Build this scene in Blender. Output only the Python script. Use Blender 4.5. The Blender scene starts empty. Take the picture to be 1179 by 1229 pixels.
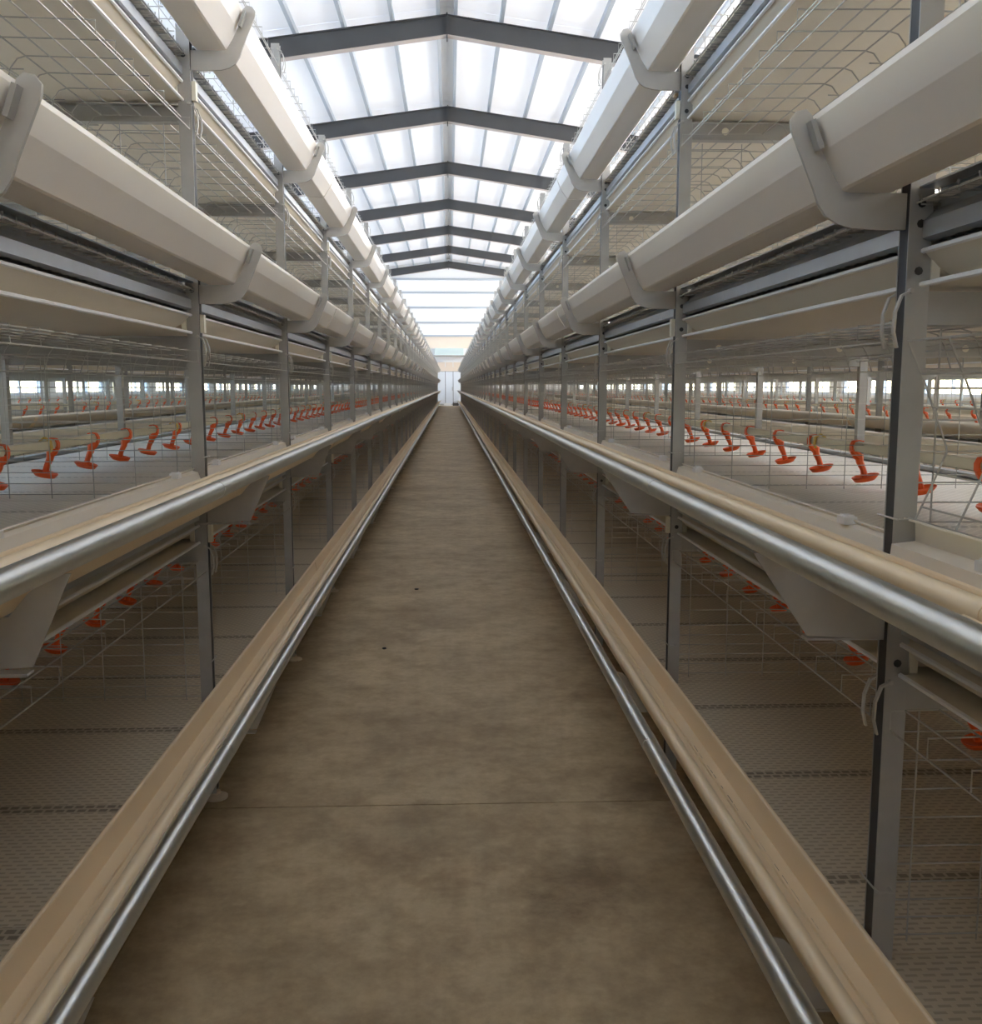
import bpy, math, random
from mathutils import Vector
random.seed(7)
PI = math.pi
sc = bpy.context.scene
col = sc.collection

# ------------------------------------------------------------------ camera
H = 1.26                                   # eye height
cam_d = bpy.data.cameras.new('camera'); cam = bpy.data.objects.new('camera', cam_d); col.objects.link(cam)
cam_d.sensor_fit = 'HORIZONTAL'; cam_d.sensor_width = 36.0
cam_d.lens = 36.0 * 1179.0 / 1179.0
cam_d.clip_start = 0.02; cam_d.clip_end = 500
cam.location = (0.012, 0.0, H)
cam.rotation_euler = (math.radians(90 - 7.268), 0, math.radians(-2.404))
sc.camera = cam

# ------------------------------------------------------------------ world, sun, exposure
SUN_ELEV, SUN_AZ = 43.0, 62.0              # low sun over the right-hand wall
world = bpy.data.worlds.new('sky'); sc.world = world; world.use_nodes = True
wn = world.node_tree.nodes; wl = world.node_tree.links
bg = wn['Background']
sky = wn.new('ShaderNodeTexSky'); sky.sky_type = 'NISHITA'; sky.sun_disc = False
sky.sun_elevation = math.radians(SUN_ELEV); sky.sun_rotation = math.radians(SUN_AZ)
sky.air_density = 1.0; sky.dust_density = 0.5; sky.ozone_density = 1.6
wl.new(sky.outputs[0], bg.inputs[0]); bg.inputs[1].default_value = 0.43
sun_d = bpy.data.lights.new('sun', 'SUN'); sun_d.energy = 4.6; sun_d.angle = math.radians(0.6); sun_d.color = (1.0, 0.79, 0.53)
sun = bpy.data.objects.new('sun', sun_d); col.objects.link(sun)
az = math.radians(SUN_AZ)
sdir = Vector((math.sin(az) * math.cos(math.radians(SUN_ELEV)), math.cos(az) * math.cos(math.radians(SUN_ELEV)), math.sin(math.radians(SUN_ELEV))))
sun.rotation_euler = sdir.to_track_quat('Z', 'Y').to_euler(); sun.location = (0, 30, 30)
sc.view_settings.view_transform = 'Standard'; sc.view_settings.look = 'None'
sc.view_settings.gamma = 1.0; sc.view_settings.use_curve_mapping = False
sc.view_settings.exposure = 2.02
sc.cycles.max_bounces = 12; sc.cycles.diffuse_bounces = 8; sc.cycles.transparent_max_bounces = 12
sc.cycles.use_denoising = True

# ------------------------------------------------------------------ materials
def mat(name, color, rough=0.5, metal=0.0, var=0.0, vscale=8.0, bump=0.0, bscale=60.0, spec=0.5):
    m = bpy.data.materials.new(name); m.use_nodes = True
    nt = m.node_tree; n = nt.nodes; l = nt.links
    p = n['Principled BSDF']
    p.inputs['Base Color'].default_value = (*color, 1); p.inputs['Roughness'].default_value = rough
    p.inputs['Metallic'].default_value = metal; p.inputs['Specular IOR Level'].default_value = spec
    tc = n.new('ShaderNodeTexCoord')
    if var > 0:
        nz = n.new('ShaderNodeTexNoise'); nz.inputs['Scale'].default_value = vscale; nz.inputs['Detail'].default_value = 5
        l.new(tc.outputs['Object'], nz.inputs['Vector'])
        mx = n.new('ShaderNodeMix'); mx.data_type = 'RGBA'
        mx.inputs[6].default_value = (*[c * (1 - var) for c in color], 1)
        mx.inputs[7].default_value = (*[min(1, c * (1 + var)) for c in color], 1)
        l.new(nz.outputs['Fac'], mx.inputs[0]); l.new(mx.outputs[2], p.inputs['Base Color'])
    if bump > 0:
        nb = n.new('ShaderNodeTexNoise'); nb.inputs['Scale'].default_value = bscale
        l.new(tc.outputs['Object'], nb.inputs['Vector'])
        b = n.new('ShaderNodeBump'); b.inputs['Strength'].default_value = bump; b.inputs['Distance'].default_value = 0.01
        l.new(nb.outputs['Fac'], b.inputs['Height']); l.new(b.outputs[0], p.inputs['Normal'])
    return m

M = {}
M['galv'] = mat('galvanised_steel', (0.41, 0.40, 0.375), 0.48, 0.5, 0.18, 14.0)
M['galv_beam'] = mat('galvanised_beam_steel', (0.46, 0.49, 0.52), 0.36, 0.75, 0.12, 10.0)
M['bracket'] = mat('zinc_plate', (0.50, 0.48, 0.44), 0.55, 0.35, 0.08, 25.0)
M['tube'] = mat('galvanised_tube', (0.66, 0.67, 0.65), 0.32, 0.95, 0.10, 30.0)
M['wire'] = mat('zinc_wire', (0.46, 0.45, 0.42), 0.45, 0.55)
M['pvc_tan'] = mat('tan_pvc', (0.88, 0.71, 0.48), 0.36, 0.0, 0.05, 4.0)
M['pvc_cream'] = mat('cream_pvc', (0.85, 0.80, 0.73), 0.28, 0.0, 0.03, 3.0)
M['pvc_white'] = mat('white_pvc', (0.74, 0.68, 0.58), 0.45, 0.0, 0.04, 6.0)
M['belt'] = mat('cream_belt', (0.74, 0.68, 0.57), 0.5, 0.0, 0.05, 2.0)
M['bead'] = mat('belt_edge_plastic', (0.80, 0.80, 0.80), 0.4)
M['roller'] = mat('roller_pvc', (0.66, 0.56, 0.42), 0.5, 0.0, 0.08, 12.0)
M['nylon'] = mat('ivory_nylon', (0.80, 0.76, 0.62), 0.5)
M['orange'] = mat('orange_plastic', (0.90, 0.13, 0.02), 0.38, 0.0, 0.06, 20.0)
M['yellow'] = mat('yellow_plastic', (0.72, 0.47, 0.08), 0.45)
M['pipe'] = mat('drinker_pipe_pvc', (0.72, 0.66, 0.55), 0.5, 0.0, 0.05, 6.0)
M['dark'] = mat('dark_steel_paint', (0.06, 0.06, 0.06), 0.55, 0.0, 0.10, 3.0)
M['flange'] = mat('primer_flange', (0.42, 0.36, 0.32), 0.6)  # lighter beige for the bottom flanges of the rafters
M['bolt'] = mat('brassy_bolt', (0.62, 0.45, 0.26), 0.3, 0.9)
M['slot'] = mat('black_slot', (0.03, 0.03, 0.032), 0.6)
M['purlin'] = mat('purlin_steel', (0.42, 0.46, 0.50), 0.5, 0.2)
M['wall'] = mat('white_panel', (0.78, 0.78, 0.77), 0.5, 0.0, 0.02, 2.0)
M['wall_beige'] = mat('beige_panel', (0.80, 0.68, 0.55), 0.6, 0.0, 0.04, 3.0)
M['pale_green'] = mat('pale_green_paint', (0.60, 0.70, 0.68), 0.5)
M['door'] = mat('door_white_paint', (0.74, 0.78, 0.84), 0.4)
M['ground'] = mat('dry_ground', (0.19, 0.165, 0.135), 0.9, 0.0, 0.25, 0.4)

def translucent(name, color, t):
    m = bpy.data.materials.new(name); m.use_nodes = True
    nt = m.node_tree; n = nt.nodes; l = nt.links; n.clear()
    out = n.new('ShaderNodeOutputMaterial'); mix = n.new('ShaderNodeMixShader')
    d = n.new('ShaderNodeBsdfDiffuse'); tr = n.new('ShaderNodeBsdfTranslucent')
    tc = n.new('ShaderNodeTexCoord'); nz = n.new('ShaderNodeTexNoise'); nz.inputs['Scale'].default_value = 0.9
    nz.inputs['Detail'].default_value = 4
    l.new(tc.outputs['Object'], nz.inputs['Vector'])
    mx = n.new('ShaderNodeMix'); mx.data_type = 'RGBA'
    mx.inputs[6].default_value = (*[c * 0.93 for c in color], 1); mx.inputs[7].default_value = (*color, 1)
    l.new(nz.outputs['Fac'], mx.inputs[0])
    l.new(mx.outputs[2], tr.inputs['Color']); d.inputs['Color'].default_value = (0.8, 0.8, 0.8, 1)
    mix.inputs[0].default_value = t
    l.new(d.outputs[0], mix.inputs[1]); l.new(tr.outputs[0], mix.inputs[2]); l.new(mix.outputs[0], out.inputs[0])
    return m
M['roof'] = translucent('translucent_roof_sheet', (0.92, 0.90, 0.86), 0.195)
M['gable'] = translucent('translucent_gable_sheet', (0.92, 0.90, 0.86), 0.195)
M['curtain'] = translucent('translucent_wall_film', (0.95, 0.95, 0.95), 0.95)  # unseen upper-wall film, made translucent to add side light on the troughs

def glass_mat():
    m = bpy.data.materials.new('window_glass'); m.use_nodes = True
    n = m.node_tree.nodes; l = m.node_tree.links; n.clear()
    out = n.new('ShaderNodeOutputMaterial'); mix = n.new('ShaderNodeMixShader'); pass
    t = n.new('ShaderNodeBsdfTransparent'); g = n.new('ShaderNodeBsdfGlossy'); g.inputs['Roughness'].default_value = 0.05
    t.inputs['Color'].default_value = (0.93, 0.95, 0.95, 1)
    mix.inputs[0].default_value = 0.06; l.new(t.outputs[0], mix.inputs[1]); l.new(g.outputs[0], mix.inputs[2]); l.new(mix.outputs[0], out.inputs[0])
    return m
M['glass'] = glass_mat()

def concrete():
    m = mat('concrete', (0.36, 0.31, 0.245), 0.62, 0.0)
    n = m.node_tree.nodes; l = m.node_tree.links; p = n['Principled BSDF']
    geo = n.new('ShaderNodeNewGeometry')
    def noise(scale, detail, rough=0.6):
        z = n.new('ShaderNodeTexNoise'); z.inputs['Scale'].default_value = scale; z.inputs['Detail'].default_value = detail
        z.inputs['Roughness'].default_value = rough; l.new(geo.outputs['Position'], z.inputs['Vector']); return z
    def ramp(src, a, b, ca, cb):
        r = n.new('ShaderNodeValToRGB'); r.color_ramp.elements[0].position = a; r.color_ramp.elements[1].position = b
        r.color_ramp.elements[0].color = (*ca, 1); r.color_ramp.elements[1].color = (*cb, 1); l.new(src, r.inputs[0]); return r
    n1 = noise(1.6, 7); r1 = ramp(n1.outputs['Fac'], 0.30, 0.68, (0.37, 0.275, 0.155), (0.58, 0.455, 0.275))
    n2 = noise(7.0, 8, 0.7); r2 = ramp(n2.outputs['Fac'], 0.34, 0.58, (0.72, 0.69, 0.65), (1.0, 1.0, 1.0))
    n3 = noise(26.0, 6, 0.7); r3 = ramp(n3.outputs['Fac'], 0.32, 0.62, (0.86, 0.85, 0.84), (1.04, 1.04, 1.04))
    def mul(a, b):
        x = n.new('ShaderNodeMix'); x.data_type = 'RGBA'; x.blend_type = 'MULTIPLY'; x.inputs[0].default_value = 1.0
        l.new(a, x.inputs[6]); l.new(b, x.inputs[7]); return x.outputs[2]
    c = mul(mul(r1.outputs[0], r2.outputs[0]), r3.outputs[0])
    # spilt-oil stains with ragged edges
    for (sx, sy, rad, dark) in ((0.37, 2.38, 0.10, 0.62), (0.31, 2.22, 0.05, 0.72), (0.02, 2.42, 0.05, 0.80), (-0.2, 2.55, 0.05, 0.8), (0.62, 2.95, 0.08, 0.6), (0.60, 3.9, 0.07, 0.75)):
        mp = n.new('ShaderNodeVectorMath'); mp.operation = 'DISTANCE'; mp.inputs[1].default_value = (sx, sy, 0)
        l.new(geo.outputs['Position'], mp.inputs[0])
        ns = n.new('ShaderNodeMath'); ns.operation = 'MULTIPLY_ADD'; ns.inputs[1].default_value = 0.22; l.new(n2.outputs['Fac'], ns.inputs[0])
        l.new(mp.outputs['Value'], ns.inputs[2])
        r = ramp(ns.outputs[0], rad + 0.04, rad + 0.20, (dark, dark * 0.93, dark * 0.86), (1, 1, 1))
        c = mul(c, r.outputs[0])
    l.new(c, p.inputs['Base Color'])
    b = n.new('ShaderNodeBump'); b.inputs['Strength'].default_value = 0.25; b.inputs['Distance'].default_value = 0.004
    l.new(n2.outputs['Fac'], b.inputs['Height']); l.new(b.outputs[0], p.inputs['Normal'])
    return m
M['concrete'] = concrete()
M['joint'] = mat('joint_filler', (0.07, 0.055, 0.04), 0.9)

def net_mat(name, light, dark, band):
    """white plastic floor net: staggered slots, every so often a band of larger holes"""
    m = mat(name, light, 0.6)
    n = m.node_tree.nodes; l = m.node_tree.links; p = n['Principled BSDF']
    tc = n.new('ShaderNodeTexCoord')
    def brick(sw, sh, mort):
        mp = n.new('ShaderNodeMapping'); l.new(tc.outputs['Object'], mp.inputs[0])
        b = n.new('ShaderNodeTexBrick'); b.inputs['Scale'].default_value = 1.0
        b.inputs['Brick Width'].default_value = sw; b.inputs['Row Height'].default_value = sh
        b.inputs['Mortar Size'].default_value = mort; b.inputs['Mortar Smooth'].default_value = 0.2
        b.inputs['Color1'].default_value = (*dark, 1); b.inputs['Color2'].default_value = (*[c * 1.2 for c in dark], 1)
        b.inputs['Mortar'].default_value = (*light, 1)
        l.new(mp.outputs[0], b.inputs['Vector']); return b
    fine = brick(0.030, 0.016, 0.0052); wide = brick(0.024, 0.020, 0.0035)
    sep = n.new('ShaderNodeSeparateXYZ'); l.new(tc.outputs['Object'], sep.inputs[0])
    md = n.new('ShaderNodeMath'); md.operation = 'PINGPONG'; md.inputs[1].default_value = 0.2575; l.new(sep.outputs['Y'], md.inputs[0])
    lt = n.new('ShaderNodeMath'); lt.operation = 'LESS_THAN'; lt.inputs[1].default_value = 0.02; l.new(md.outputs[0], lt.inputs[0])
    mx = n.new('ShaderNodeMix'); mx.data_type = 'RGBA'; l.new(lt.outputs[0], mx.inputs[0])
    wd = n.new('ShaderNodeMix'); wd.data_type = 'RGBA'; wd.blend_type = 'MULTIPLY'; wd.inputs[0].default_value = 1
    wd.inputs[7].default_value = (band, band, band, 1); l.new(wide.outputs['Color'], wd.inputs[6])
    fm = n.new('ShaderNodeMix'); fm.data_type = 'RGBA'; fm.inputs[0].default_value = 0.45
    fm.inputs[7].default_value = (*light, 1); l.new(fine.outputs['Color'], fm.inputs[6])
    l.new(fm.outputs[2], mx.inputs[6]); l.new(wd.outputs[2], mx.inputs[7]); l.new(mx.outputs[2], p.inputs['Base Color'])
    return m
M['net'] = net_mat('white_floor_net', (0.74, 0.70, 0.63), (0.36, 0.34, 0.30), 0.95)
M['net_open'] = net_mat('open_floor_net', (0.56, 0.48, 0.36), (0.24, 0.20, 0.145), 0.8)  # darker colours for the bottom-tier net, same slots

# ------------------------------------------------------------------ mesh helpers
class MB:
    def __init__(s): s.v = []; s.f = []
    def box(s, x0, x1, y0, y1, z0, z1):
        b = len(s.v)
        s.v += [(x0, y0, z0), (x1, y0, z0), (x1, y1, z0), (x0, y1, z0), (x0, y0, z1), (x1, y0, z1), (x1, y1, z1), (x0, y1, z1)]
        s.f += [tuple(b + i for i in q) for q in ((0, 3, 2, 1), (4, 5, 6, 7), (0, 1, 5, 4), (1, 2, 6, 5), (2, 3, 7, 6), (3, 0, 4, 7))]
        return s
    def prism(s, poly, a0, a1, axis='y'):
        """poly: closed 2-D outline; extruded along axis ('y': outline in xz, 'x': in yz, 'z': in xy)"""
        b = len(s.v); n = len(poly)
        for a in (a0, a1):
            for (p, q) in poly:
                s.v.append((p, a, q) if axis == 'y' else ((a, p, q) if axis == 'x' else (p, q, a)))
        s.f += [(b + i, b + (i + 1) % n, b + n + (i + 1) % n, b + n + i) for i in range(n)]
        s.f += [tuple(b + i for i in reversed(range(n))), tuple(b + n + i for i in range(n))]
        return s
    def sheet(s, pts, t, a0, a1, axis='y'):
        """open polyline given a thickness t (quad strip sections, so concave outlines stay clean)"""
        nrm = []
        for i in range(len(pts)):
            p = pts[max(0, i - 1)]; q = pts[min(len(pts) - 1, i + 1)]
            dx, dz = q[0] - p[0], q[1] - p[1]; L = math.hypot(dx, dz) or 1
            nrm.append((-dz / L, dx / L))
        A = [(p[0] + nv[0] * t / 2, p[1] + nv[1] * t / 2) for p, nv in zip(pts, nrm)]
        B = [(p[0] - nv[0] * t / 2, p[1] - nv[1] * t / 2) for p, nv in zip(pts, nrm)]
        b = len(s.v); n = len(pts)
        for a in (a0, a1):
            for P in (A, B):
                for (p, q) in P: s.v.append((p, a, q) if axis == 'y' else (a, p, q))
        ix = lambda e, k, i: b + e * 2 * n + k * n + i
        for i in range(n - 1):
            s.f += [(ix(0, 0, i), ix(0, 0, i + 1), ix(1, 0, i + 1), ix(1, 0, i)), (ix(0, 1, i + 1), ix(0, 1, i), ix(1, 1, i), ix(1, 1, i + 1)),
                    (ix(0, 0, i + 1), ix(0, 0, i), ix(0, 1, i), ix(0, 1, i + 1)), (ix(1, 0, i), ix(1, 0, i + 1), ix(1, 1, i + 1), ix(1, 1, i))]
        for i, fl in ((0, 0), (n - 1, 1)):
            q = (ix(0, 0, i), ix(1, 0, i), ix(1, 1, i), ix(0, 1, i)); s.f.append(q if not fl else q[::-1])
        return s
    def tube(s, pts, r, n=4, closed_ends=True):
        pts = [Vector(p) for p in pts]; b = len(s.v); rings = []
        rr = r if isinstance(r, (list, tuple)) else [r] * len(pts)
        for i, p in enumerate(pts):
            d = (pts[min(i + 1, len(pts) - 1)] - pts[max(i - 1, 0)]).normalized()
            up = Vector((0, 0, 1)) if abs(d.z) < 0.9 else Vector((1, 0, 0))
            u = d.cross(up).normalized(); w = u.cross(d).normalized()
            rings.append(len(s.v))
            for k in range(n):
                a = 2 * PI * (k + 0.5) / n
                s.v.append(tuple(p + u * math.cos(a) * rr[i] + w * math.sin(a) * rr[i]))
        for i in range(len(pts) - 1):
            for k in range(n):
                s.f.append((rings[i] + k, rings[i] + (k + 1) % n, rings[i + 1] + (k + 1) % n, rings[i + 1] + k))
        if closed_ends:
            s.f.append(tuple(rings[0] + k for k in reversed(range(n)))); s.f.append(tuple(rings[-1] + k for k in range(n)))
        return s
    def dish(s, c, rx, ry, prof, n=14, tilt=0.0):
        """lathe with elliptical rings: prof = [(radius factor, z)]"""
        b = len(s.v)
        for (f, z) in prof:
            for k in range(n):
                a = 2 * PI * k / n
                x, y = rx * f * math.cos(a), ry * f * math.sin(a)
                s.v.append((c[0] + x, c[1] + y, c[2] + z + tilt * x))
        for i in range(len(prof) - 1):
            for k in range(n):
                s.f.append((b + i * n + k, b + i * n + (k + 1) % n, b + (i + 1) * n + (k + 1) % n, b + (i + 1) * n + k))
        s.f.append(tuple(b + k for k in reversed(range(n)))); s.f.append(tuple(b + (len(prof) - 1) * n + k for k in range(n)))
        return s
    def mesh(s, name, m, smooth=False):
        me = bpy.data.meshes.new(name); me.from_pydata(s.v, [], s.f); me.materials.append(M[m] if isinstance(m, str) else m)
        if smooth:
            me.polygons.foreach_set('use_smooth', [True] * len(me.polygons))
            try: me.set_sharp_from_angle(angle=math.radians(40))
            except Exception: pass
        me.update(); return me

def put(name, me, parent=None, loc=(0, 0, 0), rz=0.0, **kw):
    o = bpy.data.objects.new(name, me); col.objects.link(o)
    o.location = loc
    if rz: o.rotation_euler = (0, 0, rz)
    if parent is not None: o.parent = parent
    for k, v in kw.items(): o[k] = v
    return o
def thing(name, loc, rz, label, cat, group=None):
    o = put(name, None, None, loc, rz, label=label, category=cat)
    o.empty_display_size = 0.1
    if group: o['group'] = group
    return o
def struct(name, me, loc=(0, 0, 0), label=None):
    o = put(name, me, None, loc, kind='structure')
    if label: o['label'] = label
    return o
ORD = ['nearest', 'second', 'third', 'fourth', 'fifth', 'sixth', 'seventh', 'eighth', 'ninth', 'tenth', 'eleventh', 'twelfth']

# ------------------------------------------------------------------ layout
S = 1.545                                  # bay length
XP = 0.7275                                # aisle post line
W = 1.235                                  # row width, post line to post line
Y_END = 66.4                               # far gable
XW = 8.5                                   # side walls
K0, K1 = -2, 40
Y0 = {'right': 1.52, 'left': 2.935}
OFF = {1: -0.615, 2: 0.0, 3: 0.645}        # deck heights relative to the deck above eye level
def lx(rel): return rel - 0.7155           # measured aisle distance -> row-local x
def hz(z): return z + H

# ------------------------------------------------------------------ setting: floor
struct('ground', MB().box(-90, 90, -60, 160, -0.20, -0.06).mesh('ground', 'ground'), label='dry ground outside the house')
fl = struct('floor', MB().box(-XW, XW, -8, Y_END + 0.2, -0.055, -0.012).mesh('floor', 'joint'), label='grey brown concrete floor of the poultry house')
AX0, AX1 = -0.735, 0.715
ys = [-8.0, -4.7, 2.855, 10.39, 17.93, 25.5, 33.0, 40.6, 48.1, 55.7, Y_END + 0.2]
for i in range(len(ys) - 1):
    put('slab', MB().box(AX0, AX1, ys[i] + 0.003, ys[i + 1] - 0.003, -0.05, 0.0).mesh('slab', 'concrete'), fl)
    put('slab', MB().box(AX1 + 0.004, XW, ys[i] + 0.003, ys[i + 1] - 0.003, -0.05, 0.0).mesh('slab', 'concrete'), fl)
    put('slab', MB().box(-XW, AX0 - 0.004, ys[i] + 0.003, ys[i + 1] - 0.003, -0.05, -0.002).mesh('slab', 'concrete'), fl)
# crumbs of debris on the aisle
for j, (x, y, r, nm, lb, ct) in enumerate(((-0.20, 6.05, 0.016, 'dark_pebble', 'tiny dark pebble on the aisle floor well past the cross joint', 'pebble'),
                                   (-0.31, 4.65, 0.012, 'dark_pebble', 'tiny dark pebble on the left half of the aisle floor', 'pebble'))):
    put(nm, MB().dish((0, 0, 0), r, r * 0.7, [(0.5, 0), (1, 0.004), (0.6, 0.009)], 7).mesh(nm, 'slot'), None, (x, y, 0.0), label=lb, category=ct)

# ------------------------------------------------------------------ setting: walls, windows
SILL, HEAD, EAVE = 1.09, 2.05, H + 7.97 + 0.40 - 0.14 * 8.5
WIN = 2.95; PITCH = 3.65
wi = 1
win_mesh_f = MB()
for a in (0.0, WIN - 0.05): win_mesh_f.box(-0.03, 0.03, a, a + 0.05, SILL, HEAD)
win_mesh_f.box(-0.03, 0.03, 0.0, WIN, SILL, SILL + 0.05).box(-0.03, 0.03, 0.0, WIN, HEAD - 0.05, HEAD)
win_frame = win_mesh_f.mesh('window_frame', 'door')
mull = MB().box(-0.025, 0.025, -0.02, 0.02, SILL + 0.05, HEAD - 0.05).mesh('mullion', 'door')
pane = MB().box(-0.003, 0.003, 0, 0.90, SILL + 0.05, HEAD - 0.05).mesh('pane', 'glass')
for side, s in (('left', -1), ('right', 1)):
    x0, x1 = sorted((s * XW, s * (XW + 0.12)))
    b = MB().box(x0, x1, -8, Y_END + 0.2, -0.06, SILL).box(x0, x1, -8, Y_END + 0.2, HEAD, 3.0)
    n = 20; yy = -7.4
    edges = [-8.0]
    for i in range(n): edges += [yy + i * PITCH, yy + i * PITCH + WIN]
    edges.append(Y_END + 0.2)
    for i in range(0, len(edges), 2): b.box(x0, x1, edges[i], edges[i + 1], SILL, HEAD)
    ws = struct('wall_' + side, b.mesh('wall_' + side, 'wall'), label='white side wall with a band of windows and translucent sheeting above')
    for i in range(10):  # sheeting out of view, added to light the upper troughs
        ya = -8 + (Y_END + 8.2) * i / 10; yb_ = -8 + (Y_END + 8.2) * (i + 1) / 10
        put('wall_sheet', MB().box(s * (XW + 0.06) - 0.004, s * (XW + 0.06) + 0.004, ya + 0.004, yb_ - 0.004, 3.0, EAVE).mesh('wall_sheet', 'curtain'), ws)
    for z in (3.0, 4.2, 5.4, 6.6, 7.8):
        put('girt', MB().box(s * XW - 0.04, s * XW + 0.04, -8, Y_END, z - 0.05, z + 0.05).mesh('girt', 'purlin'), ws)
    for i in range(n):
        w = put('window_%d' % wi, win_frame, None, (s * (XW + 0.06), yy + i * PITCH, 0), kind='structure'); wi += 1
        for k in range(2): put('mullion', mull, w, (0, WIN * (k + 1) / 3, 0))
        for k in range(3): put('pane', pane, w, (0, 0.06 + k * 0.965, 0))

RIDGE = H + 7.97 + 0.40; TAN = 0.14
def roofz(x): return RIDGE - TAN * abs(x)
# far gable wall
def gable(y0, y1, z0, m):
    b = MB()
    b.prism([(-XW, z0), (XW, z0), (XW, roofz(XW)), (0, RIDGE), (-XW, roofz(XW))], y0, y1, 'y'); return b.mesh('gable', m)
wf = struct('wall_far', MB().box(-XW, XW, Y_END, Y_END + 0.15, -0.06, H + 2.53).mesh('wall_far', 'wall'), label='far end wall with door and translucent gable')
put('beige_band', MB().box(-XW, XW, Y_END - 0.02, Y_END + 0.15, H + 2.53, H + 3.34).mesh('beige_band', 'wall_beige'), wf)
put('gable_sheet', gable(Y_END + 0.1, Y_END + 0.11, H + 3.34, 'gable'), wf)
for z in (3.36, 4.23, 5.21, 6.18, 7.05):
    put('girt', MB().box(-XW, XW, Y_END - 0.09, Y_END + 0.09, H + z - 0.06, H + z + 0.06).mesh('girt', 'purlin'), wf)
put('green_panel', MB().box(-0.95, 0.95, Y_END - 0.6, Y_END - 0.02, H + 2.07, H + 2.53).mesh('green_panel', 'pale_green'), wf)
put('ledge', MB().box(-1.0, 1.0, Y_END - 0.7, Y_END - 0.02, H + 2.01, H + 2.07).mesh('ledge', 'galv'), wf)
put('white_band', MB().box(-1.6, 1.6, Y_END - 0.05, Y_END, H + 1.62, H + 2.01).mesh('white_band', 'bead'), wf)
put('lintel', MB().box(-1.6, 1.6, Y_END - 0.06, Y_END, H + 1.02, H + 1.62).mesh('lintel', 'wall_beige'), wf)
wb = struct('wall_back', MB().box(-XW, XW, -8.15, -8.0, -0.06, H + 3.4).mesh('wall_back', 'wall'), label='white wall behind the camera')
put('gable_sheet', gable(-8.11, -8.10, H + 3.42, 'gable'), wb)
dr = struct('door_1', None, (0, Y_END - 0.06, 0), 'pale blue white double door at the far end of the aisle')
for (a, b_) in ((-0.80, -0.275), (-0.245, 0.245), (0.275, 0.80)):
    lf = put('door_leaf', MB().box(a, b_, -0.03, 0.03, 0.10, 2.26).mesh('door_leaf', 'door'), dr)
put('door_gap', MB().box(-0.82, 0.82, 0.03, 0.05, 0.08, 2.28).mesh('door_gap', 'slot'), dr)
put('door_handle', MB().box(0.19, 0.22, -0.07, -0.03, 1.0, 1.25).mesh('door_handle', 'galv'), dr)
for sx in (-0.26, 0.26):
    put('rail_post', MB().box(sx - 0.02, sx + 0.02, -0.62, -0.58, 2.55, 3.27).mesh('rail_post', 'bead'), dr)
b = MB().box(-0.26, 0.22, -0.2, 0.2, 0, 0.16).box(-0.24, 0.20, -0.18, 0.18, 0.16, 0.18)
put('white_crate', b.mesh('white_crate', 'bead'), None, (-0.1, Y_END - 0.6, 0), label='low white crate on the floor in front of the far door', category='crate')
b = MB().box(-0.2, 0.2, -0.15, 0.15, 0.0, 0.2).tube([(-0.12, 0, 0.2), (-0.12, 0, 0.27), (0.12, 0, 0.27), (0.12, 0, 0.2)], 0.012, 6)
put('tool_box', b.mesh('tool_box', 'dark'), None, (0.42, Y_END - 0.55, 0), label='dark tool box beside the white crate at the far door', category='tool box')

# ------------------------------------------------------------------ setting: roof
ceil = struct('ceiling', None, (0, 0, 0), 'translucent white pitched roof with purlins and dark rafters')
RY = [23.09 + 7.2 * k for k in range(-4, 7)]
PX = [0.19] + [1.21 + 1.075 * k for k in range(0, 7)]
sl = math.atan(TAN)
bays = [-8.1] + [y for y in RY if -7 < y < Y_END - 1] + [Y_END + 0.2]
for s in (-1, 1):
    for x in PX:
        z = roofz(x) - 0.02
        pts = [(s * (x + 0.045), z - 0.16), (s * (x - 0.035), z - 0.15), (s * (x - 0.035), z + 0.0), (s * (x + 0.045), z - 0.01)]
        put('purlin', MB().sheet(pts, 0.006, -8.1, Y_END + 0.1).mesh('purlin', 'purlin'), ceil)
    xs = [0.0] + PX[1:] + [XW + 0.3]
    for i in range(len(xs) - 1):
        a, c = xs[i] + (0.0 if i == 0 else 0.006), xs[i + 1] - 0.006
        for j in range(len(bays) - 1):
            p = [(s * a, roofz(a)), (s * c, roofz(c)), (s * c, roofz(c) + 0.008), (s * a, roofz(a) + 0.008)]
            put('roof_panel', MB().prism(p, bays[j] + 0.006, bays[j + 1] - 0.006).mesh('roof_panel', 'roof'), ceil)
put('ridge_cap', MB().sheet([(-0.2, RIDGE - 0.02), (0, RIDGE + 0.02), (0.2, RIDGE - 0.02)], 0.006, -8.1, Y_END + 0.1).mesh('ridge_cap', 'roof'), ceil)
xs_seam = None
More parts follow.
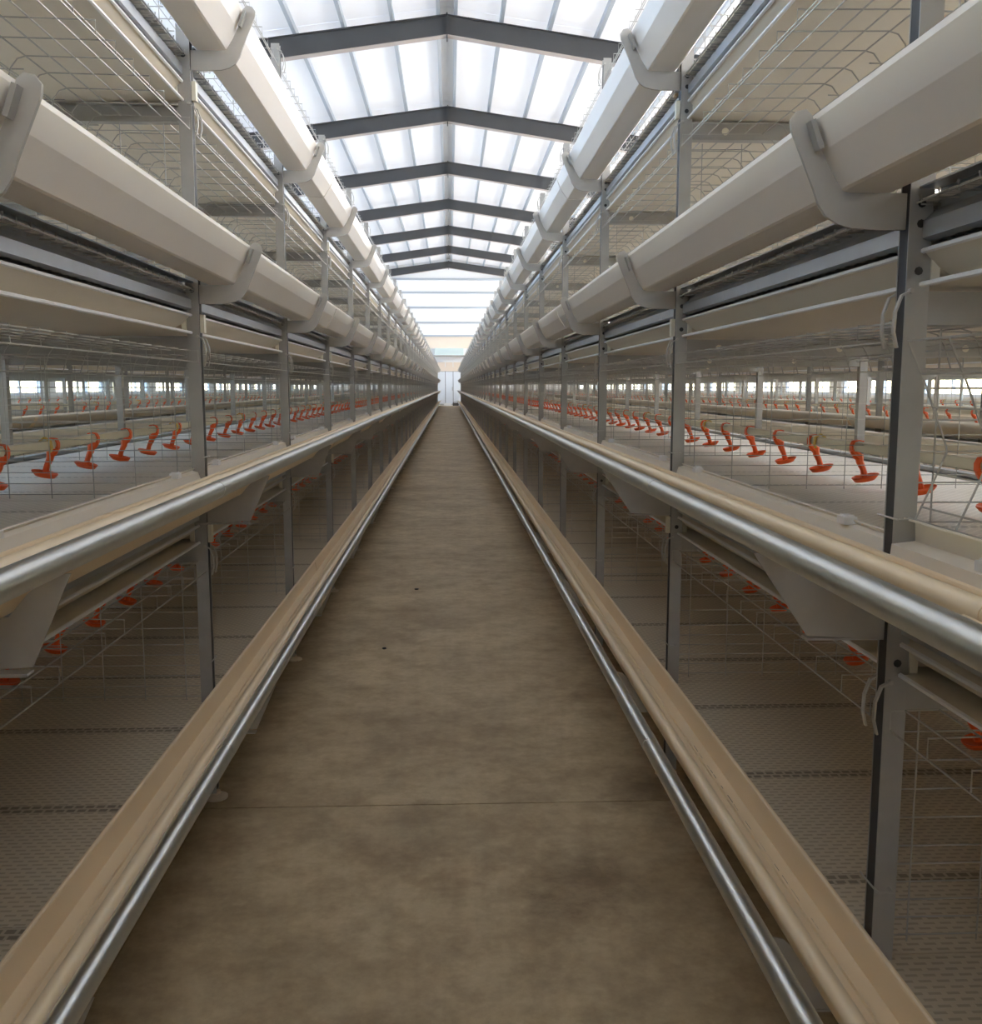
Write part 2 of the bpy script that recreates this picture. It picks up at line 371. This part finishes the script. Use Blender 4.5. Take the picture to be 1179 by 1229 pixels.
for y in RY:
    if y < -7: continue
    yc = min(y, Y_END - 0.16)
    for s in (-1, 1):
        def pt(x, dz): return (s * x, roofz(x) - 0.19 + dz)
        web = [pt(0, 0), pt(XW, 0), pt(XW, -0.50), pt(0, -0.42)]
        r = put('rafter', MB().prism(web, yc - 0.006, yc + 0.006).mesh('rafter', 'dark'), ceil)
        put('flange', MB().prism([pt(0, 0.0), pt(XW, 0.0), pt(XW, 0.012), pt(0, 0.012)], yc - 0.10, yc + 0.10).mesh('flange', 'dark'), r)
        put('flange', MB().prism([pt(0, -0.42), pt(XW, -0.50), pt(XW, -0.515), pt(0, -0.435)], yc - 0.11, yc + 0.11).mesh('flange', 'flange'), r)
        for x in PX[1:]:
            put('cleat', MB().box(s * x - 0.004, s * x + 0.004, yc - 0.05, yc + 0.05, roofz(x) - 0.18, roofz(x) - 0.05).mesh('cleat', 'dark'), r)
    put('ridge_plate', MB().box(-0.014, 0.014, yc - 0.11, yc + 0.11, RIDGE - 0.70, RIDGE - 0.15).mesh('ridge_plate', 'dark'), ceil)

# ------------------------------------------------------------------ upright frames
TOPZ = hz(1.46)
def channel(x, openside):
    """U post 34 x 36 mm, the open side towards openside (-1: aisle)"""
    w, d, t = 0.017, 0.018, 0.0025
    b = MB()
    b.box(x - d, x + d, -w, -w + t, 0.02, TOPZ).box(x - d, x + d, w - t, w, 0.02, TOPZ)
    xb = x + d - t if openside < 0 else x - d
    b.box(xb, xb + t, -w + t, w - t, 0.02, TOPZ)
    return b
ME = {}
ME['post_a'] = channel(0.0, -1).mesh('post', 'galv'); ME['post_b'] = channel(W, 1).mesh('post', 'galv')
slots = [hz(z + o) for o in (-0.615, 0, 0.645) for z in (0.275, 0.245, 0.175)]
b = MB()
for z in slots: b.prism([(0.0065 * math.cos(a * PI / 4), z + 0.0065 * math.sin(a * PI / 4)) for a in range(8)], -0.0182, -0.0171)
for z in slots[::3]: b.prism([(0.0065 * math.cos(a * PI / 4), z + 0.0065 * math.sin(a * PI / 4)) for a in range(8)], 0.0171, 0.0182)
ME['liner'] = MB().box(-0.0172, 0.0, -0.0142, 0.0142, 0.03, TOPZ - 0.02).mesh('channel_liner', 'slot')  # black insert painting in the shade inside the open post channel
ME['holes'] = b.mesh('bolt_hole', 'slot')
ME['foot'] = MB().dish((0, 0, 0), 0.036, 0.036, [(1, 0), (1, 0.006), (0.4, 0.014), (0.4, 0.022)], 14).mesh('foot_disc', 'roller')
def cross(z0, z1): return MB().sheet([(0.02, z0), (-0.012, z0), (-0.012, z1), (0.02, z1)], 0.003, 0.02, W - 0.02, 'x').mesh('cross_beam', 'galv')
for d in (1, 2, 3): ME['cross%d' % d] = cross(hz(0.095 + OFF[d]), hz(0.144 + OFF[d]))
# cross holes are modelled as pale washers
b = MB()
for xx in (0.12, 0.5, 0.9): b.prism([(xx + 0.011 * math.cos(a * PI / 5), 0.011 * math.sin(a * PI / 5)) for a in range(10)], -0.0155, -0.0137)
ME['washer'] = b.mesh('washer', 'nylon')
def arc(cx, cz, r, a0, a1, n=5): return [(cx + r * math.cos(math.radians(a0 + (a1 - a0) * i / n)), cz + r * math.sin(math.radians(a0 + (a1 - a0) * i / n))) for i in range(n + 1)]
def hook_poly():
    P = [(lx(0.735), 0.292), (lx(0.735), 0.238), (lx(0.655), 0.238), (lx(0.615), 0.240)]
    P += [(lx(0.592), 0.246), (lx(0.573), 0.258), (lx(0.561), 0.276), (lx(0.553), 0.298)]
    P += [(lx(0.516), 0.383), (lx(0.514), 0.398), (lx(0.523), 0.410), (lx(0.537), 0.413), (lx(0.547), 0.404)]
    P += [(lx(0.560), 0.362), (lx(0.578), 0.325), (lx(0.597), 0.296), (lx(0.607), 0.292)]
    return P
def shift(P, dz, dx=0): return [(p[0] + dx, p[1] + dz) for p in P]
def poly_plate(P, y0, y1):  # concave plate: split into quads between the outer and inner run
    n = len(P); b = MB(); base = 0
    for y in (y0, y1):
        for (p, q) in P: b.v.append((p, y, q))
    k = [(0, 1, 2, 16), (16, 2, 3, 15), (15, 3, 4), (15, 4, 5), (15, 5, 6, 14), (14, 6, 7, 13), (13, 7, 8, 12), (12, 8, 9, 11), (11, 9, 10)]
    for q in k:
        b.f.append(q); b.f.append(tuple(n + i for i in reversed(q)))
    b.f += [((i + 1) % n, i, n + i, n + (i + 1) % n) for i in range(n)]
    return b
for d in (2, 3):
    ME['hook%d' % d] = poly_plate(shift(hook_poly(), hz(OFF[d])), -0.0035, 0.0035).mesh('trough_bracket', 'bracket')
ME['clip'] = MB().box(-0.004, 0.004, -0.010, 0.010, -0.022, 0.022).mesh('retaining_clip', 'galv')
TZ = {0: -0.645, 1: 0.0}
TUBE = {'right': (0.497, -0.243), 'left': (0.528, -0.243)}
def plate(t, side):
    dz = hz(TZ[t]); tx = lx(TUBE[side][0])
    P = [(lx(0.73), -0.405), (lx(0.572), -0.397), (tx - 0.016, -0.262), (tx + 0.005, -0.262), (lx(0.553), -0.272), (lx(0.575), -0.292), (lx(0.602), -0.324), (lx(0.73), -0.324)]
    P = shift(P, dz); b = MB(); n = 8
    for y in (-0.002, 0.002):
        for (p, q) in P: b.v.append((p, y, q))
    for q in ((0, 7, 6, 1), (1, 6, 5, 4), (1, 4, 3, 2)): b.f.append(q); b.f.append(tuple(n + i for i in reversed(q)))
    b.f += [(i, (i + 1) % n, n + (i + 1) % n, n + i) for i in range(n)]
    b.box(P[1][0], P[0][0], -0.002, 0.022, P[1][1] - 0.008, P[1][1] - 0.004)
    return b.mesh('trough_bracket', 'bracket')
for t in (0, 1):
    for sd in ('right', 'left'): ME['plate%d%s' % (t, sd)] = plate(t, sd)
ME['bolt'] = MB().tube([(0, -0.012, 0), (0, 0.012, 0)], 0.006, 6).mesh('bolt', 'bolt')
ME['roller'] = MB().tube([(0.022, 0, 0), (W - 0.022, 0, 0)], 0.017, 10).mesh('belt_roller', 'roller', True)
ME['bush'] = MB().box(-0.030, -0.0185, -0.011, 0.011, -0.026, 0.026).box(-0.0185, -0.01, -0.006, 0.006, -0.01, 0.01).mesh('end_block', 'nylon')
ME['bush2'] = MB().box(0.019, 0.032, -0.02, 0.02, -0.022, 0.022).mesh('roller_bushing', 'nylon')
pts = [(-0.012, 0, 0.052), (-0.026, 0, 0.045), (-0.035, 0, 0.02), (-0.036, 0, -0.01), (-0.030, 0, -0.034)]
b = MB()
for yy in (-0.021, 0.021): b.sheet([(p[0], p[2]) for p in pts], 0.003, yy - 0.004, yy + 0.004)
b.tube([(-0.012, -0.025, 0.052), (-0.012, 0.025, 0.052)], 0.004, 6)
ME['hinge'] = b.mesh('hinge_strap', 'bracket')
b = MB().tube([(-0.020, -0.036, 0), (-0.021, -0.02, 0.0), (-0.021, 0.02, 0.0), (-0.020, 0.036, 0)], 0.0018, 5).tube([(0.004, -0.019, 0), (0.004, -0.036, 0.0), (-0.020, -0.036, 0)], 0.0018, 5)
ME['latch'] = b.mesh('wire_latch', 'wire')
def partition(z0, z1):
    b = MB(); r = 0.0016
    x = 0.06
    while x < W - 0.03: b.tube([(x, 0.022, z0), (x, 0.022, z1)], r); x += 0.122
    z = z0 + 0.012; i = 0
    while z < z1: b.tube([(0.02, 0.022, z), (W - 0.02, 0.022, z)], r); z += 0.032 if i < 5 else 0.05; i += 1
    return b.mesh('partition_grille', 'wire')
FLOORZ = {0: -0.950, 1: -0.335, 2: 0.282, 3: 0.927}
CEILZ = {0: 0.105 - 0.615, 1: 0.105, 2: 0.105 + 0.645, 3: 0.105 + 1.29}
for t in range(4): ME['part%d' % t] = partition(hz(FLOORZ[t] + 0.01), hz(CEILZ[t] - 0.015))

def frame(side, rowx, y, label, group, full):
    rz = 0.0 if side == 'right' else PI
    f = thing('upright_frame', (rowx, y, 0), rz, label, 'rack frame', group)
    pa = put('post', ME['post_a'], f); put('post', ME['post_b'], f)
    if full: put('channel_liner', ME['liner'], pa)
    if full and y < 14: put('bolt_hole', ME['holes'], pa, kind='stuff')
    put('foot_disc', ME['foot'], f, (-0.012, 0, 0)); put('foot_disc', ME['foot'], f, (W + 0.012, 0, 0))
    for d in (1, 2, 3):
        c = put('cross_beam', ME['cross%d' % d], f)
        if full and y < 14: put('washer', ME['washer'], c, (0, 0, hz(0.118 + OFF[d])), kind='stuff')
        if full:
            r = put('belt_roller', ME['roller'], f, (0, 0, hz(0.181 + OFF[d]))); put('roller_bushing', ME['bush2'], r)
            if round((y - Y0[side]) / S) % 2 == (1 if side == 'right' else 0): put('end_block', ME['bush'], r)
    for t in ((0, 1, 2, 3) if full else (1,)): put('partition_grille', ME['part%d' % t], f)
    if full:
        for t in (0, 1):
            p = put('trough_bracket', ME['plate%d%s' % (t, side)], f)
            tx, tz = TUBE[side]
            put('bolt', ME['bolt'], p, (lx(tx) - 0.008, 0, hz(tz + TZ[t]) - 0.013))
        for d in (2, 3):
            h = put('trough_bracket', ME['hook%d' % d], f)
            o = put('retaining_clip', ME['clip'], h, (lx(0.548), -0.016 * (1 if side == 'right' else -1), hz(0.372 + OFF[d]))); o.rotation_euler = (0, -0.35, 0)
        for t in range(4): put('hinge_strap', ME['hinge'], f, (0, 0, hz(CEILZ[t] - 0.012)))
        for t in (0, 1, 2): put('wire_latch', ME['latch'], f, (0, 0, hz(FLOORZ[t] + 0.13)))
    return f
vis = {'right': 0, 'left': 0}
for side, s in (('right', 1), ('left', -1)):
    c = 0
    for k in range(K0 + (1 if side == 'right' else 0) - (1 if side == 'left' else 0), K1 + (0 if side == 'right' else -1)):
        y = Y0[side] + S * k
        if y < 0.6: lb = 'galvanised upright frame of the %s rack standing level with the camera or behind it' % side; g = 'uprights beside the camera, %s rack' % side
        else:
            if c < 12: lb = '%s galvanised upright frame from the camera in the %s aisle rack' % (ORD[c], side); g = 'uprights of the %s aisle rack' % side
            else: lb = 'small distant galvanised upright frame towards the far door, %s aisle rack' % side; g = 'distant uprights of the %s aisle rack' % side
            c += 1
        frame(side, s * XP, y, lb, g, True)
    for r, nm in ((1, 'second'), (2, 'third')):
        q = 0
        for k in range(0, 34):
            y = Y0[side] + S * k
            if y < 2: continue
            frame(side, s * (XP + r * 2.69), y, ('%s upright frame of the %s rack on the %s, seen through the near cages' % (ORD[q], nm, side)) if q < 12 else ('small distant upright frame of the %s rack on the %s' % (nm, side)), '%s rack uprights on the %s' % (nm, side), False); q += 1

# ------------------------------------------------------------------ long parts
YA = -3.2; YB = 63.6; YM = (YA + YB) / 2; LEN = YB - YA
def sections(n): return [(-LEN / 2 + LEN * i / n, -LEN / 2 + LEN * (i + 1) / n) for i in range(n)]
PROF_HI = [(lx(0.551), 0.404), (lx(0.551), 0.396), (lx(0.568), 0.354), (lx(0.603), 0.302), (lx(0.608), 0.300), (lx(0.684), 0.300), (lx(0.689), 0.304), (lx(0.694), 0.335), (lx(0.694), 0.372)]
PROF_LO = [(lx(0.548), -0.238), (lx(0.560), -0.270), (lx(0.598), -0.316), (lx(0.604), -0.318), (lx(0.676), -0.318), (lx(0.680), -0.316), (lx(0.688), -0.268)]
def lip_pts(cx, cz, r, a0, a1, n): return [(cx + r * math.cos(math.radians(a0 + (a1 - a0) * i / n)), cz + r * math.sin(math.radians(a0 + (a1 - a0) * i / n))) for i in range(n + 1)]
PROF_LO = lip_pts(lx(0.561), -0.236, 0.013, -20, 190, 8) + PROF_LO[1:] + lip_pts(lx(0.6920), -0.268, 0.0045, 180, -30, 5)
TIERW = {0: 'floor-level', 1: 'rail-height', 2: 'just above eye-level', 3: 'topmost'}
def trough(side, s, t, rowx, label, group, far_side=False, nsec=16):
    rz = (0.0 if s > 0 else PI) + (PI if far_side else 0)
    o = thing('feed_trough', (rowx, YM, 0), rz, label, 'feed trough', group)
    for i, (a, b_) in enumerate(sections(nsec)):
        mb = MB()
        if t < 2:
            mb.sheet(shift(PROF_LO, hz(TZ[t])), 0.003, a + 0.001, b_ - 0.001)
            z = hz(TZ[t]) - 0.316
            mb.prism([(lx(0.644), z), (lx(0.652), z), (lx(0.6505), z + 0.005), (lx(0.6455), z + 0.005)], a + 0.001, b_ - 0.001)
        else: mb.sheet(shift(PROF_HI, hz(OFF[t])), 0.003, a + 0.001, b_ - 0.001)
        put('trough_section', mb.mesh('trough_section', ('pvc_tan' if t < 2 else 'pvc_cream') if nsec > 6 else 'pvc_white', t < 2), o)
        if i and not far_side:
            mb = MB()
            P = shift(PROF_LO[8:-5], hz(TZ[t]), 0) if t < 2 else shift(PROF_HI[1:], hz(OFF[t]), 0)
            off = [(p[0] - 0.002, p[1] - 0.003) for p in P]
            mb.sheet(off, 0.003, a - 0.03, a + 0.03)
            put('joint_collar', mb.mesh('joint_collar', 'pvc_tan' if t < 2 else 'pvc_cream'), o)
    return o
for side, s in (('right', 1), ('left', -1)):
    for t in range(4):
        trough(side, s, t, s * XP, '%s plastic feed trough along the %s side of the aisle, %s' % ('tan' if t < 2 else 'cream', side, TIERW[t]), 'aisle feed troughs')
    # far side of the near rack, and the racks behind
    for r in range(3):
        for t in (1, 2):
            x0 = XP + r * 2.69
            w = ['aisle', 'second', 'third'][r]
            trough(side, s, t, s * (x0 + W), '%s feed trough, outer side of the %s rack on the %s' % (TIERW[t], w, side), 'feed troughs behind', True, 6)
            if r: trough(side, s, t, s * x0, '%s feed trough, near side of the %s rack on the %s' % (TIERW[t], w, side), 'feed troughs behind', False, 6)
    # feeder guide rails
    for t in (0, 1):
        o = thing('guide_rail', (s * XP, YM, 0), 0 if s > 0 else PI, 'shiny galvanised round steel guide rail along the %s %s feed trough' % (TIERW[t], side), 'rail', 'guide rails')
        tx, tz = TUBE[side]
        for i, (a, b_) in enumerate(sections(12)):
            put('rail_section', MB().tube([(lx(tx), a, hz(tz + TZ[t])), (lx(tx), b_, hz(tz + TZ[t]))], 0.0205, 20).mesh('rail_section', 'tube', True), o)
            if i: put('rail_sleeve', MB().tube([(lx(tx), a - 0.03, hz(tz + TZ[t])), (lx(tx), a + 0.03, hz(tz + TZ[t]))], 0.0215, 20).mesh('rail_sleeve', 'tube', True), o)

def longrun(name, rowx, s, label, cat, group, parts):
    o = thing(name, (rowx, YM, 0), 0 if s > 0 else PI, label, cat, group)
    for (pn, mb, m, sm) in parts: put(pn, mb.mesh(pn, m, sm), o)
    return o
a, b_ = -LEN / 2, LEN / 2
for side, s in (('right', 1), ('left', -1)):
    for r in range(3):
        rowx = s * (XP + r * 2.69); w = ['aisle', 'second', 'third'][r]
        for d in (1, 2, 3):
            z = hz(OFF[d]); lvl = {1: 'lowest', 2: 'middle', 3: 'uppermost'}[d]
            # cream belt loop: upper run, return run, edge beads
            def run(zz, sag):
                return MB().sheet([(0.006 + (W - 0.012) * i / 6, zz - sag * math.sin(PI * i / 6)) for i in range(7)], 0.002, a, b_)
            longrun('manure_belt', rowx, s, 'cream plastic manure belt under the %s tier of the %s rack on the %s' % (lvl, w, side), 'belt', 'manure belts',
                    [('upper_run', run(z + 0.205, 0.006), 'belt', True), ('return_run', run(z + 0.155, 0.008), 'belt', True),
                     ('side_strip', MB().sheet([(0.010, z + 0.203), (0.030, z + 0.182), (0.075, z + 0.160)], 0.002, a, b_), 'belt', True),
                     ('edge_bead', MB().tube([(0.006, a, z + 0.205), (0.006, b_, z + 0.205)], 0.0045, 6), 'bead', True),
                     ('edge_bead', MB().tube([(0.006, a, z + 0.155), (0.006, b_, z + 0.155)], 0.0045, 6), 'bead', True)])
            for fs in (0, 1):
                if r and fs: continue
                P = [(-0.006 if d < 3 else 0.010, 0.298), (0.028, 0.298), (0.024, 0.266), (0.004, 0.248), (0.004, 0.224), (0.014, 0.220)]
                if r or fs: P = [(p[0] + 0.018, p[1]) for p in P]
                rz = (0 if s > 0 else PI) + (PI if fs else 0)
                o = thing('support_beam', (rowx + s * W * fs, YM, 0), rz, 'folded steel beam under %s tier, %s side of %s rack on the %s' % (lvl, 'outer' if fs else 'near', w, side), 'beam', 'support beams')
                if r or fs:
                    for i, (aa, bb) in enumerate(sections(6)):
                        put('beam_section', MB().sheet(shift(P, z), 0.003, aa, bb).mesh('beam_section', 'galv_beam'), o)
                else:
                    bm_ = MB().sheet(shift(P, z), 0.003, 0.0185, S - 0.0185).mesh('beam_section', 'galv_beam')
                    for k in range(K0, K1 - 1):
                        yl = (Y0[side] + S * k - YM) * s
                        put('beam_section', bm_, o, (0, yl if s > 0 else yl - S, 0))
                if r == 0 and not fs:
                    for i in range(1, 14): put('beam_bolt', ME['bolt'], o, (0.0, -LEN / 2 + 3.2 * i, z + 0.262))
        if r:
            for t in range(4):
                longrun('cage_floor', rowx, s, 'white plastic net floor of the %s rack on the %s, %s tier' % (w, side, TIERW[t]), 'cage floor', 'net floors of the racks behind',
                        [('floor_net', MB().box(0.02, W - 0.02, a, b_, hz(FLOORZ[t]) - 0.004, hz(FLOORZ[t])), 'net', False)])

# ------------------------------------------------------------------ cages (door, floor net, wires, feed guard)
def door_mesh(profile, L=S - 0.075, step=0.12):
    """wire door: cross wires follow the profile (x, z), long wires run along it"""
    b = MB(); n = int(L / step); r = 0.0017
    for i in range(n + 1):
        y = -L / 2 + L * i / n
        b.tube([(x, y, z) for (x, z) in profile], r, 4)
    for (x, z) in long_pts(profile): b.tube([(x, -L / 2, z), (x, L / 2, z)], r * 1.1, 4)
    return b.mesh('wire_door', 'wire')
def long_pts(profile, step=0.055):
    out = [profile[0]]; acc = 0
    for (p, q) in zip(profile[:-1], profile[1:]):
        d = math.hypot(q[0] - p[0], q[1] - p[1]); t = step - acc
        while t <= d: out.append((p[0] + (q[0] - p[0]) * t / d, p[1] + (q[1] - p[1]) * t / d)); t += step
        acc = (acc + d) % step
    out.append(profile[-1]); return out
FOLDED = [(-0.016, -0.034), (-0.016, -0.002), (0.10, 0.0), (0.225, 0.002), (0.246, -0.004), (0.262, -0.024), (0.276, -0.07)]
HUNG = [(-0.020, -0.036), (0.010, -0.10), (0.048, -0.195), (0.05, -0.205), (0.03, -0.255), (0.006, -0.31)]
for t in range(4): ME['door%d' % t] = door_mesh([(x, hz(CEILZ[t]) + z) for (x, z) in FOLDED])
ME['door_hung'] = door_mesh([(x, hz(CEILZ[1]) + z) for (x, z) in HUNG])
for t in range(4):
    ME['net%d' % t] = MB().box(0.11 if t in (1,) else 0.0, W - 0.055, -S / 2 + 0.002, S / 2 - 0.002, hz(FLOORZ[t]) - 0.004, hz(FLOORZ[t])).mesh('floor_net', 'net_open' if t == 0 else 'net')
    b = MB(); z = hz(FLOORZ[t]) - 0.010; n = 28
    for i in range(n):
        y = -S / 2 + S * (i + 0.5) / n
        b.tube([(-0.008, y, z + 0.014), (-0.006, y, z), (0.30, y, z)], 0.0018, 4)
    for x in (-0.008, 0.035, 0.078, 0.14, 0.22, 0.30): b.tube([(x, -S / 2 + 0.004, z + 0.0035), (x, S / 2 - 0.004, z + 0.0035)], 0.0018, 4)
    ME['fw%d' % t] = b.mesh('floor_wire', 'wire')
    b = MB(); z = hz(CEILZ[t]) + 0.012
    for x in (0.32, 0.5, 0.68, 0.86, 1.04, 1.2): b.tube([(x, -S / 2 + 0.004, z), (x, S / 2 - 0.004, z)], 0.0018, 4)
    for i in range(6):
        y = -S / 2 + S * (i + 0.5) / 6
        b.tube([(0.29, y, z + 0.0035), (W - 0.02, y, z + 0.0035)], 0.0018, 4)
    ME['cw%d' % t] = b.mesh('ceiling_wire', 'wire')
# feed guard strips (lying against the front wires; the one beside the camera is raised)
G_LOW = [(0.012, -0.238), (0.018, -0.246), (0.002, -0.250), (-0.012, -0.292), (-0.006, -0.296)]
G_HI = [(-0.004, -0.205), (0.016, -0.209), (0.018, -0.242), (-0.020, -0.246), (-0.024, -0.292), (-0.016, -0.295)]
ME['guard'] = MB().sheet(shift(G_LOW, H), 0.003, -S / 2 + 0.02, S / 2 - 0.02).mesh('feed_guard', 'pvc_white')
ME['guard_up'] = MB().sheet(shift(G_HI, H), 0.003, -S / 2 + 0.03, S / 2 - 0.02).mesh('feed_guard', 'pvc_white')
ME['gclip'] = MB().box(-0.012, 0.012, -0.017, 0.017, -0.007, 0.007).box(-0.008, 0.008, -0.013, 0.013, 0.007, 0.010).mesh('guard_clip', 'bead')
NB = 37
for side, s in (('right', 1), ('left', -1)):
    first = -1 if side == 'right' else -2
    vis_i = 0
    for j in range(NB):
        k = first + j; yc = Y0[side] + S * (k + 0.5)
        front = yc + S / 2
        shown = front > 0.9
        for t in range(4):
            tw = ['bottom', 'second', 'third', 'top'][t]
            near_cam = side == 'right' and k == -1
            if not shown:
                lb, g = 'empty wire cage of the %s rack beside or behind the camera, %s tier' % (side, tw), 'cages beside the camera, %s rack, %s tier' % (side, tw)
            elif near_cam and t == 1: lb, g = 'empty wire cage at the right picture edge with its bent wire door hanging down', 'wire cages'
            elif vis_i < 12: lb, g = '%s empty wire cage from the camera in the %s tier of the %s rack' % (ORD[vis_i], tw, side), 'wire cages'
            else: lb, g = 'small distant empty wire cage in the %s tier of the %s rack' % (tw, side), 'distant cages, %s rack, %s tier' % (side, tw)
            o = thing('wire_cage', (s * XP, yc, 0), 0 if s > 0 else PI, lb, 'cage', g)
            put('wire_door', ME['door_hung' if near_cam and t == 1 else 'door%d' % t], o)
            put('floor_net', ME['net%d' % t], o); put('floor_wire', ME['fw%d' % t], o)
            if t < 3: put('ceiling_wire', ME['cw%d' % t], o)
            if t == 1:
                up = near_cam
                g_ = put('feed_guard', ME['guard_up' if up else 'guard'], o)
                for yy in (-0.55, 0.53) if not up else (-0.3, 0.50):
                    put('guard_clip', ME['gclip'], g_, (0.006 if not up else -0.004, yy * s, hz(-0.240 if not up else -0.236)))
        if shown: vis_i += 1
    # the last few cages at the far end, too small to tell apart
    src = MB()
    yS = Y0[side] + S * (first + NB); z = None
    if yS < YB:
        for t in range(4): src.box(0.05, W - 0.06, 0, YB - yS, hz(FLOORZ[t]) - 0.004, hz(FLOORZ[t]))
        me = src.mesh('cage_floor', 'net')
        o = put('far_cages', me, None, (s * XP if s > 0 else s * XP - W, yS, 0), label='run of tiny wire cages at the very far end of the %s rack' % side, category='cage', kind='stuff')

# ------------------------------------------------------------------ drinker lines
XD = lx(1.335)
mb = MB()
# saddle clip round the pipe, arm, cup
mb.sheet([(-0.020, -0.014), (-0.021, 0.004), (-0.014, 0.018), (0.0, 0.021), (0.016, 0.018)], 0.004, -0.012, 0.012)
mb.tube([(-0.016, 0, -0.010), (-0.004, 0, -0.026), (0.006, 0, -0.034)], [0.011, 0.014, 0.014], 8)
mb.tube([(0.006, 0, -0.026), (0.010, 0, -0.050), (0.022, 0, -0.075), (0.028, 0, -0.098)], [0.014, 0.012, 0.0095, 0.011], 8)
ME['drinker'] = mb.mesh('drinker', 'orange', True)
ME['cup'] = MB().dish((0.030, 0, -0.114), 0.042, 0.043, [(0.25, 0.0), (0.75, 0.003), (1.0, 0.016), (1.0, 0.019), (0.9, 0.015), (0.25, 0.008)], 16, 0.22).mesh('cup', 'orange', True)
ME['hanger'] = MB().tube([(0, 0, 0.02), (0, 0, 0.29)], 0.0015, 4).mesh('hanger_wire', 'wire')
mb = MB().sheet([(-0.016, -0.024), (-0.022, -0.010), (-0.018, 0.014), (0, 0.026), (0.018, 0.012)], 0.004, -0.009, 0.009)
ME['hclip'] = mb.mesh('hanger_clip', 'yellow')
DSP = S / 4
def drinker_line(side, s, rowx, t, label, nmax, ystart):
    zp = hz(FLOORZ[t] + 0.140)
    o = thing('drinker_line', (rowx + s * XD, YM, zp), 0 if s > 0 else PI, label, 'drinker line', 'drinker lines')
    put('water_pipe', MB().box(-0.014, 0.014, -LEN / 2, LEN / 2, -0.014, 0.014).mesh('water_pipe', 'pipe'), o)
    y = Y0[side] + 0.10 + DSP * math.floor((ystart - Y0[side]) / DSP)
    n = 0; far = MB()
    base = MB()
    while y < 55:
        yl = (y - YM) * s
        if n < nmax:
            d = put('drinker', ME['drinker'], o, (0, yl, 0)); put('cup', ME['cup'], d)
            if n % 4 == 0:
                h = put('hanger_clip', ME['hclip'], o, (0, yl - 0.06 * s, 0)); put('hanger_wire', ME['hanger'], h)
        else:
            far.tube([(-0.015, yl, 0.015), (0.006, yl, -0.03), (0.03, yl, -0.10)], 0.011, 4)
            far.box(-0.008, 0.068, yl - 0.038, yl + 0.038, -0.112, -0.098)
        y += DSP; n += 1
    if far.v: put('far_drinkers', far.mesh('far_drinkers', 'orange'), o, kind='stuff')
for side, s in (('right', 1), ('left', -1)):
    drinker_line(side, s, s * XP, 1, 'water pipe with orange drinker cups in the second tier of the %s aisle rack' % side, 64, 0.6)
    drinker_line(side, s, s * XP, 0, 'water pipe with orange drinker cups, dim bottom tier of the %s aisle rack' % side, 40, 0.6)
    drinker_line(side, s, s * (XP + 2.69), 1, 'water pipe with orange drinker cups in the second rack on the %s' % side, 48, 4.0)
    drinker_line(side, s, s * (XP + 5.38), 1, 'water pipe with tiny orange drinker cups in the third rack on the %s' % side, 48, 7.0)

# dark line of feed dust in the right floor trough
mb = MB(); y = 1.62
while y < 2.55:
    w_ = random.uniform(0.0006, 0.0022); L_ = random.uniform(0.012, 0.045)
    if random.random() < 0.8: mb.box(lx(0.6525) - w_ + random.uniform(-0.001, 0.001), lx(0.6525) + w_, y, y + L_, 0, 0.0012)
    y += L_ * random.uniform(0.9, 1.6)
put('feed_dust', mb.mesh('feed_dust', 'joint'), None, (XP, 0, hz(TZ[0]) - 0.3163), label='thin dark line of feed dust in the right floor-level trough', category='dust', kind='stuff')
